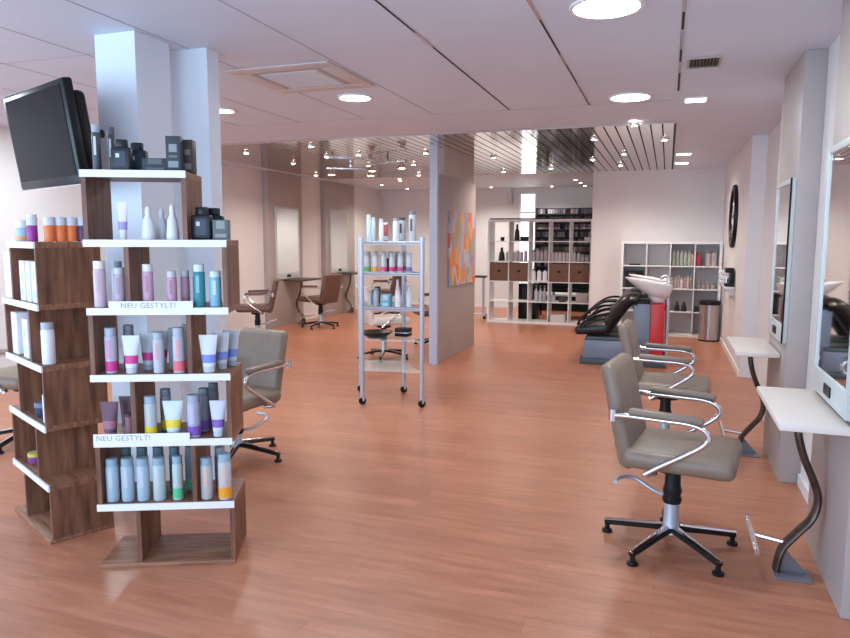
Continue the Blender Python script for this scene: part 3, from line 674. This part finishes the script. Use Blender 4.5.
t = thing('counter_board', 'thin black board lying along the top of the large cube shelf', 'board', (-2.14, 12.38, 1.851)); B('board', 'black', t, (-.90, .90, -.17, .17, 0, .022), bev=.003)
# baskets
b0 = thing('storage_basket', 'brown woven storage basket at the left end of the large cube shelf', 'basket', c5(0, 2, .5, .19), 0, 'brown baskets in the cube shelf')
B('body', 'basket', b0, (-.165, .165, -.17, .17, 0, .32), bev=.008); B('grip_hole', 'black', b0, (-.03, .03, -.173, -.169, .16, .20), bev=.001)
for c, lab in ((1, 'brown woven storage basket, second from left in the cube shelf'), (3, 'olive brown woven basket right of the pump bottles in the cube shelf'), (4, 'brown woven storage basket at the right end of the large cube shelf')):
    copy_tree(b0, c5(c, 2, .5, .19), 0, lab, 'brown baskets in the cube shelf')
gk = 'products in the large cube shelf'
def put(cellf, c, r, kind, lab, f, d_, rr, h, col, cap=None, band=None, g=gk, dep=None): return product(kind, lab, cellf(c, r, f, d_), rr, h, col, cap, band, 0, g, dep=dep, seg=12)
for i in range(3): put(c5, 2, 2, 'pump', 'white pump bottle with black top, %s of three between the baskets' % ['left', 'middle', 'right'][i], .2+.3*i, .10, .040, .27, wh, bk)
for i in range(3): put(c5, 2, 3, 'pump', 'grey pump bottle, %s of three below the white ones in cube shelf' % ['left', 'middle', 'right'][i], .35+.22*i, .12, .035, .28, (.42, .42, .45), lg)
put(c5, 0, 0, 'jar', 'small black jar in the top left compartment of cube shelf', .60, .12, .035, .07, bk)
put(c5, 1, 0, 'box', 'dark box in the second top compartment of cube shelf', .74, .12, .07, .08, (.03, .02, .02), dep=.06)
put(c5, 1, 0, 'cone', 'dark cone shaped object in the second top compartment', .28, .20, .05, .30, (.03, .02, .02))
put(c5, 0, 1, 'cone', 'dark dome shaped object in the left second row compartment', .55, .15, .06, .24, (.02, .02, .025))
put(c5, 0, 1, 'can', 'grey can beside the dark dome in left second row compartment', .88, .12, .026, .16, grey)
put(c5, 4, 0, 'box', 'small white carton in the top right compartment of cube shelf', .82, .12, .05, .07, (.6, .55, .55))
for i in range(4): put(c5, 1, 1, 'can', 'silver can, %s from left in the second compartment of second row' % ORD[i], .18+.21*i, .12, .032, .17+.02*(i % 2), (.42, .38, .40), lg)
for i in range(4): put(c5, 2, 1, 'bottle', 'pale bottle, %s from left in the middle compartment of second row' % ORD[i], .18+.21*i, .12, .030, .20+.03*(i % 2), (.45, .40, .42), (.2, .18, .2))
for i in range(5): put(c5, 3, 1, 'can', 'pale cream can, %s from left in the fourth compartment of second row' % ORD[i], .12+.19*i, .12, .029, .165, (.56, .50, .50), (.45, .4, .4))
for i in range(4): put(c5, 4, 1, ['cone', 'bottle', 'jar', 'jar'][i], 'grey container, %s from left in the right end compartment, second row' % ORD[i], .18+.21*i, .12, .030, [.26, .16, .13, .12][i], (.48, .43, .45), (.3, .27, .28))
t = thing('pen_cup', 'grey cup holding dark pens in the fourth row of cube shelf', 'cup', c5(3, 3, .22, .12))
bm = bmesh.new(); lathe(bm, [(.04, 0), (.045, .12), (.04, .12), (.035, .01), (0, .01)], seg=14); finish('cup', bm, 'silver', t)
for i in range(4):
    bm = bmesh.new(); tube(bm, [(0, 0, .015), (.02*math.cos(i*1.6), .02*math.sin(i*1.6), .22)], .006, 6); finish('pen', bm, 'black', t)
put(c5, 3, 3, 'box', 'small dark box beside the pen cup in cube shelf', .68, .12, .06, .08, (.06, .05, .06))
put(c5, 4, 3, 'box', 'grey carton in the right end compartment of the fourth row', .62, .15, .10, .16, (.38, .33, .33), dep=.08)
put(c5, 3, 4, 'box', 'long white carton in the bottom row of cube shelf', .45, .15, .13, .13, (.62, .58, .58), dep=.1)
t = thing('black_cabinet', 'black cabinet standing behind the lower left of cube shelf', 'cabinet', (-2.42, 12.85, 0)); B('body', 'black', t, (-.17, .17, -.17, .17, .0, .68), bev=.004); B('door', 'black', t, (-.165, .165, -.185, -.172, .02, .66), bev=.002)
# low bench seen through the bottom rows
t = thing('work_bench', 'pale low bench behind the cube shelf', 'bench', (-1.8, 13.5, 0))
B('benchtop', 'white', t, (-.6, .55, -.25, .25, .42, .46), bev=.003)
for sx in (-.56, .51):
    for sy in (-.22, .18): B('leg', 'black', t, (sx, sx+.04, sy, sy+.04, 0, .42))
# dye rack
t = thing('dye_rack', 'black rack of small hair dye boxes on the far back wall', 'shelf', (-2.62, 14.45, 0))
RW = 1.24
B('side_panel', 'black', t, (0, .03, 0, .3, 0, 2.15)); B('side_panel', 'black', t, (RW-.03, RW, 0, .3, 0, 2.21)); B('back_panel', 'black', t, (.03, RW-.03, .28, .3, 0, 2.15))
zs = []
for i in range(12):
    z = .30+.155*i; B('shelf_board', 'black', t, (.03, RW-.03, 0, .28, z, z+.02)); zs.append(z+.021)
cols = [(.10, .08, .09), (.28, .25, .25), (.14, .10, .11), (.22, .15, .10), (.06, .05, .07), (.18, .15, .19)]
protos = []
for i, c in enumerate(cols):
    me_o = B('dye_box', cm(c, .5), None, (-.021, .021, -.03, .03, 0, .095)); protos.append(me_o)
n = 0
for r in range(4, 12):
    for k in range(22):
        if random.random() < .10: continue
        p = protos[random.randrange(6)]
        o = p if not p.get('label') else p.copy()
        if o is not p: C.objects.link(o)
        o.location = (-2.62+.055+k*.052, 14.55, zs[r]); n += 1
        tag(o, 'small carton in the dense rows of the black dye rack', 'box', 'small dye cartons in the black rack')
# items in four by four shelf
g4 = 'products in the small cube shelf'
put(c4, 0, 0, 'box', 'flat black case in the top left compartment of small shelf', .5, .15, .085, .02, (.02, .015, .015), g=g4, dep=.06)
for i in range(5): put(c4, 2, 0, 'bottle', 'tall grey green bottle, %s from left in the top row of small shelf' % ORD[i], .12+.17*i, .14, .025, .24, (.40, .42, .36), (.34, .36, .32), g=g4)
put(c4, 2, 0, 'can', 'rose coloured can at the right of the green bottles', .93, .12, .022, .18, (.5, .25, .25), g=g4)
put(c4, 3, 0, 'bottle', 'bright red bottle in the top right compartment of small shelf', .14, .12, .032, .21, (.62, .05, .09), (.25, .12, .14), g=g4)
for i in range(2): put(c4, 3, 0, 'can', 'clear tall flask, %s of two in the top right compartment' % ['left', 'right'][i], .55+.25*i, .15, .04, .24-.03*(1-i), (.50, .42, .42), (.42, .35, .35), g=g4)
for i in range(7): put(c4, 2, 1, 'bottle', 'small pink or white bottle, %s from left in second row of small shelf' % ORD[i], .10+.135*i, .12, .021, .16+.02*(i % 3), [(.60, .36, .38), (.62, .55, .54), (.55, .3, .33), (.65, .6, .6), (.5, .25, .3), (.6, .5, .45), (.3, .2, .22)][i], (.5, .4, .4), g=g4)
for i in range(4): put(c4, 3, 1, 'jar', 'small clear jar, %s from left in second row of small shelf' % ORD[i], .2+.2*i, .12, .026, .11-.01*(i % 2), (.42, .35, .34), (.3, .24, .24), g=g4)
for i in range(2): put(c4, 2, 2, 'cone', 'black bulbous flask, %s of two in third row of small shelf' % ['left', 'right'][i], .35+.3*i, .12, .042, .15, bk, g=g4)
put(c4, 3, 2, 'box', 'dark low box in the third row of small shelf behind the bin', .3, .12, .08, .08, (.05, .035, .035), g=g4, dep=.06)
put(c4, 0, 1, 'box', 'black box behind the wash basins in the small shelf', .5, .2, .13, .26, (.02, .015, .015), g=g4, dep=.1)
put(c4, 1, 2, 'box', 'large black box below the basins in the small shelf', .55, .2, .15, .28, (.02, .015, .015), g=g4, dep=.1)

# ------------------------------------------------------------------ painting
t = thing('abstract_painting', 'abstract patchwork painting in orange, yellow and blue on the grey partition', 'painting', (-2.562, 8.79, 1.38)); B('canvas', 'art', t, (0, .02, -.60, .62, -.47, .47))

# ------------------------------------------------------------------ wash stations
def wash(label, x, y, group):
    t = thing('wash_station', label, 'wash station', (x, y, 0), 0, group)
    bm = bmesh.new(); box(bm, -.95, -.30, -.26, .26, .07, .29, bev=.01); finish('base_box', bm, 'bluegrey', t, 40)
    B('plinth', 'darkgrey', t, (-.99, .0, -.28, .28, 0, .069), bev=.004); B('base_lid', 'darkgrey', t, (-.93, -.32, -.24, .24, .291, .33), bev=.004)
    B('column', 'bluegrey', t, (-.385, -.19, -.17, .17, .07, .74), bev=.01)
    B('red_panel', 'red', t, (-.188, -.03, -.17, .17, .07, .74), bev=.006)
    bm = bmesh.new(); cyl(bm, .0, -.05, .07, .80, .022, 12); finish('post', bm, 'silver', t, 40)
    # seat shell, black, reclining to the right
    bm = bmesh.new(); box(bm, -1.06, -.66, -.25, .25, .36, .475, bev=.045, seg=4)
    for v in bm.verts: v.co.z -= (v.co.x+.66)*-.10+.0
    for v in bm.verts: v.co.z += .02
    finish('seat', bm, 'bleather', t, 60)
    bm = bmesh.new(); P_ = [(-.72, 0, .40), (-.64, 0, .52), (-.56, 0, .65), (-.49, 0, .74), (-.42, 0, .785), (-.34, 0, .775)]
    tube(bm, P_, [.235]*2, 14, ry=.085, up=(-1, 0, .6), sm=3); finish('backrest', bm, 'bleather', t, 60)
    bm = bmesh.new(); box(bm, -.40, -.20, -.16, .16, .66, .79, bev=.03, seg=3); finish('neck_shell', bm, 'black', t, 50)
    for s in (-1, 1):
        bm = bmesh.new()
        tube(bm, [(-1.02, s*.27, .47), (-.98, s*.29, .56), (-.86, s*.30, .66), (-.74, s*.30, .715), (-.62, s*.28, .72)], .014, 8, up=(0, 1, 0), sm=4)
        tube(bm, [(-1.0, s*.27, .45), (-.90, s*.28, .55), (-.78, s*.28, .60), (-.65, s*.27, .62)], .011, 8, up=(0, 1, 0), sm=4)
        tube(bm, [(-.96, s*.26, .46), (-.84, s*.27, .52), (-.70, s*.27, .55)], .011, 8, up=(0, 1, 0), sm=4)
        finish('armrest_loop', bm, 'black', t, 50)
    # ceramic bowl
    bm = bmesh.new(); seg = 28; cx0 = -.225; a0 = .275; b0_ = .23
    def ring(f, dep_, sh):
        out = []
        for k in range(seg):
            th = 2*PI*k/seg; c_, s_ = math.cos(th), math.sin(th)
            e = .75; px = math.copysign(abs(c_)**e, c_); py = math.copysign(abs(s_)**e, s_)
            X = cx0+sh+f*a0*px; Y = f*b0_*py*(1-.25*max(0, -px)); zr = 1.005-.16*(X-cx0)
            taper = .45+.55*min(1, max(0, (X-cx0+a0)/(1.1*a0)))
            out.append(bm.verts.new((X, Y, zr-dep_*taper)))
        return out
    rs = [ring(.30, .175, .06), ring(.55, .165, .05), ring(.78, .12, .03), ring(.93, .06, .01), ring(1.0, .015, 0), ring(1.0, 0, 0), ring(.93, 0, 0), ring(.86, .035, .01), ring(.7, .10, .03), ring(.45, .135, .05), ring(.2, .14, .06)]
    for a, b in zip(rs, rs[1:]):
        for k in range(seg): bm.faces.new((a[k], a[(k+1) % seg], b[(k+1) % seg], b[k]))
    bm.faces.new(rs[0][::-1]); bm.faces.new(rs[-1]); finish('basin', bm, 'ceramic', t, 60)
    bm = bmesh.new(); lathe(bm, [(.07, 0), (.11, .06), (.12, .09)], -.12, 0, .755, 20); finish('basin_foot', bm, 'ceramic', t, 50)
    bm = bmesh.new(); cyl(bm, .0, .03, .95, 1.02, .014, 10); tube(bm, [(.0, .03, 1.02), (-.04, .03, 1.04), (-.10, .03, 1.01)], .010, 8, sm=3); tube(bm, [(.0, .03, 1.02), (.03, .03, 1.05)], .008, 8)
    cyl(bm, -.03, -.08, .95, 1.0, .012, 10); tube(bm, [(-.03, -.08, 1.0), (-.09, -.08, .99)], .014, 8); finish('tap', bm, 'chrome', t, 50)
    return t
wash('black wash chair with white ceramic basin, nearer of the two wash stations', .03, 8.72, 'wash stations')
wash('black wash chair with white basin, farther of the two wash stations', .03, 9.50, 'wash stations')

# ------------------------------------------------------------------ bin, clock, wall shelf
t = thing('waste_bin', 'round brushed steel waste bin in front of the small cube shelf', 'bin', (.63, 11.08, 0))
bm = bmesh.new(); lathe(bm, [(.145, .02), (.145, .54)], seg=32); finish('body', bm, 'steel', t, 50)
bm = bmesh.new(); lathe(bm, [(.15, 0), (.15, .022)], seg=32); finish('foot_ring', bm, 'black', t, 50)
bm = bmesh.new(); lathe(bm, [(.15, .54), (.152, .57), (.14, .60), (.11, .605), (.09, .57), (0, .57)], seg=32); finish('lid', bm, 'black', t, 50)
t = thing('wall_clock', 'large round dark clock on the right wall near the back', 'clock', (.80, 9.75, 1.80))
my = rotm(0, -PI/2, 0)
bm = bmesh.new(); lathe(bm, [(.33, 0), (.40, 0), (.405, .02), (.39, .045), (.34, .045), (.33, .02)], mtx=my, seg=40, caps=False); finish('rim', bm, 'black', t, 50)
bm = bmesh.new(); lathe(bm, [(.335, .002), (.335, .012)], mtx=my, seg=40); finish('face', bm, 'paper', t, 50)
bm = bmesh.new()
for k in range(12): box(bm, -.018, -.014, -.022, .022, .21, .31, mtx=rotm(k*PI/6, 0, 0))
finish('hour_marks', bm, 'black', t, 0)
bm = bmesh.new(); box(bm, -.022, -.019, -.012, .012, -.04, .24, mtx=rotm(.8, 0, 0)); box(bm, -.025, -.022, -.014, .014, -.04, .16, mtx=rotm(-1.1, 0, 0)); finish('hands', bm, 'black', t, 0)
t = thing('wall_shelf', 'small white wall shelf below the clock', 'shelf', (.80, 9.55, .90)); B('board', 'white', t, (-.12, -.001, -.4, .5, 0, .025), bev=.003); B('bracket', 'white', t, (-.09, -.001, -.30, -.27, -.08, 0), (-.09, -.001, .35, .38, -.08, 0))
t = thing('coffee_machine', 'small black machine standing on the white wall shelf', 'coffee machine', (.735, 9.35, .926))
bm = bmesh.new(); box(bm, -.05, .05, -.10, .10, 0, .04, bev=.01); box(bm, .0, .05, -.10, .10, .04, .20, bev=.008); box(bm, -.05, .05, -.10, .10, .17, .23, bev=.012); finish('body', bm, 'black', t, 40)
bm = bmesh.new(); cyl(bm, -.026, 0, .045, .10, .022, 14); finish('jug', bm, 'chrome', t, 40)
t = thing('towel_stack', 'stack of white towels on the wall shelf behind the machine', 'towels', (.725, 9.80, .926)); B('towels', 'white', t, (-.07, .07, -.12, .12, 0, .06), (-.065, .068, -.118, .115, .062, .12), (-.068, .066, -.11, .118, .122, .175), bev=.02, seg=3)
# black side table on castors behind the partition
t = thing('side_table', 'small black topped table on castors beyond the grey partition', 'table', (-3.45, 12.75, 0))
B('tabletop', 'black', t, (-.25, .25, -.2, .2, .78, .81), bev=.004)
bm = bmesh.new(); cyl(bm, .17, 0, .06, .78, .022, 12); tube(bm, [(-.2, -.15, .07), (.17, 0, .08), (.22, .15, .07)], .02, 8); tube(bm, [(.17, 0, .08), (.24, -.17, .07)], .02, 8); finish('leg', bm, 'silver', t, 40)
for p in ((-.2, -.15), (.22, .15), (.24, -.17)):
    bm = bmesh.new(); lathe(bm, [(0, -.012), (.03, -.012), (.03, .012), (0, .012)], mtx=Matrix.Translation((p[0], p[1], .03)) @ rotm(PI/2, 0, 0), seg=12); finish('castor', bm, 'black', t, 40)
# small white sensor box high on the far wall
t = thing('wall_speaker', 'small white box high on the far wall left of the bright door', 'speaker', (-3.25, 14.85, 2.38)); B('housing', 'grille', t, (-.05, .05, -.08, .04, -.12, .12), bev=.01); B('bracket', 'steel', t, (-.02, .02, -.02, .045, .12, .2))

# ------------------------------------------------------------------ light
WARM = (1., .88, .78)
area('window_daylight', (-2.65, -1.45, 1.4), 5.6, 185, (.50, .74, 1.), (PI/2, 0, 0), 'RECTANGLE', 2.0)
area('added_side_light', (-6.28, .2, 1.4), 2.6, 110, (.52, .76, 1.), (0, -PI/2, 0), 'RECTANGLE', 1.9)  # added light at the extra left window, brightens columns and near ceiling
bpy.data.objects['added_side_light'].rotation_euler = Matrix(((0, 0, -1), (-1, 0, 0), (0, 1, 0))).to_euler()
for i, (x, y) in enumerate([(-.32, 3.51), (-.32, 5.72), (-2.355, 5.06), (-3.68, 5.2), (-5.2, 5.1), (-5.2, 3.3)]):  # last two are extra fill lamps without fixtures, added to whiten the left wall
    area('downlight_and_fill', (x, y, H-.02), .26, 17 if x > -5 else 30, (.84, .96, 1.0))
for (x, y, p) in [(-.565, 8.4, 34), (-.75, 10.5, 34), (-2.0, 9.6, 34), (-4.2, 8.3, 40), (-5.1, 9.4, 40), (-3.7, 10.3, 34), (-4.9, 11.8, 30)]:
    spotl('warm_spot', (x, y, H-.06), p*1.9, WARM, 150, .8)
for (x, y, p) in [(-2.3, 14.0, 80), (-5.2, 13.4, 85), (-3.55, 13.9, 85), (.14, 10.2, 45)]:
    spotl('pale_spot', (x, y, H-.05), p, (1, .99, .90), 150, .8)
w = bpy.data.worlds.new('world'); bpy.context.scene.world = w; w.use_nodes = True
w.node_tree.nodes['Background'].inputs[0].default_value = (.75, .85, 1, 1); w.node_tree.nodes['Background'].inputs[1].default_value = 1.2

# ------------------------------------------------------------------ camera
f, pi_, ya, ro = 690., .1155, .33625, -.0030876
cd = bpy.data.cameras.new('camera'); cam = bpy.data.objects.new('camera', cd); C.objects.link(cam)
cd.sensor_width = 36; cd.lens = f/850*36; cd.clip_end = 60
cp, sp = math.cos(pi_), math.sin(pi_); c_, s_ = math.cos(ya), math.sin(ya)
def h2w(v): return Vector((v[0]*c_-v[1]*s_, v[0]*s_+v[1]*c_, v[2]))
Rr, Uu, Ff = h2w((1, 0, 0)), h2w((0, sp, cp)), h2w((0, cp, -sp))
R2 = Rr*math.cos(ro)-Uu*math.sin(ro)*1; U2 = Rr*math.sin(ro)+Uu*math.cos(ro)
R2 = Rr*math.cos(ro)-Uu*math.sin(ro); U2 = Rr*math.sin(ro)+Uu*math.cos(ro)
mw = Matrix(((R2.x, U2.x, -Ff.x, 0), (R2.y, U2.y, -Ff.y, 0), (R2.z, U2.z, -Ff.z, 1.5), (0, 0, 0, 1)))
cam.matrix_world = mw
sc = bpy.context.scene; sc.camera = cam
sc.view_settings.view_transform = 'Standard'; sc.view_settings.look = 'None'; sc.view_settings.gamma = 1; sc.view_settings.use_curve_mapping = False
sc.view_settings.exposure = 0.02
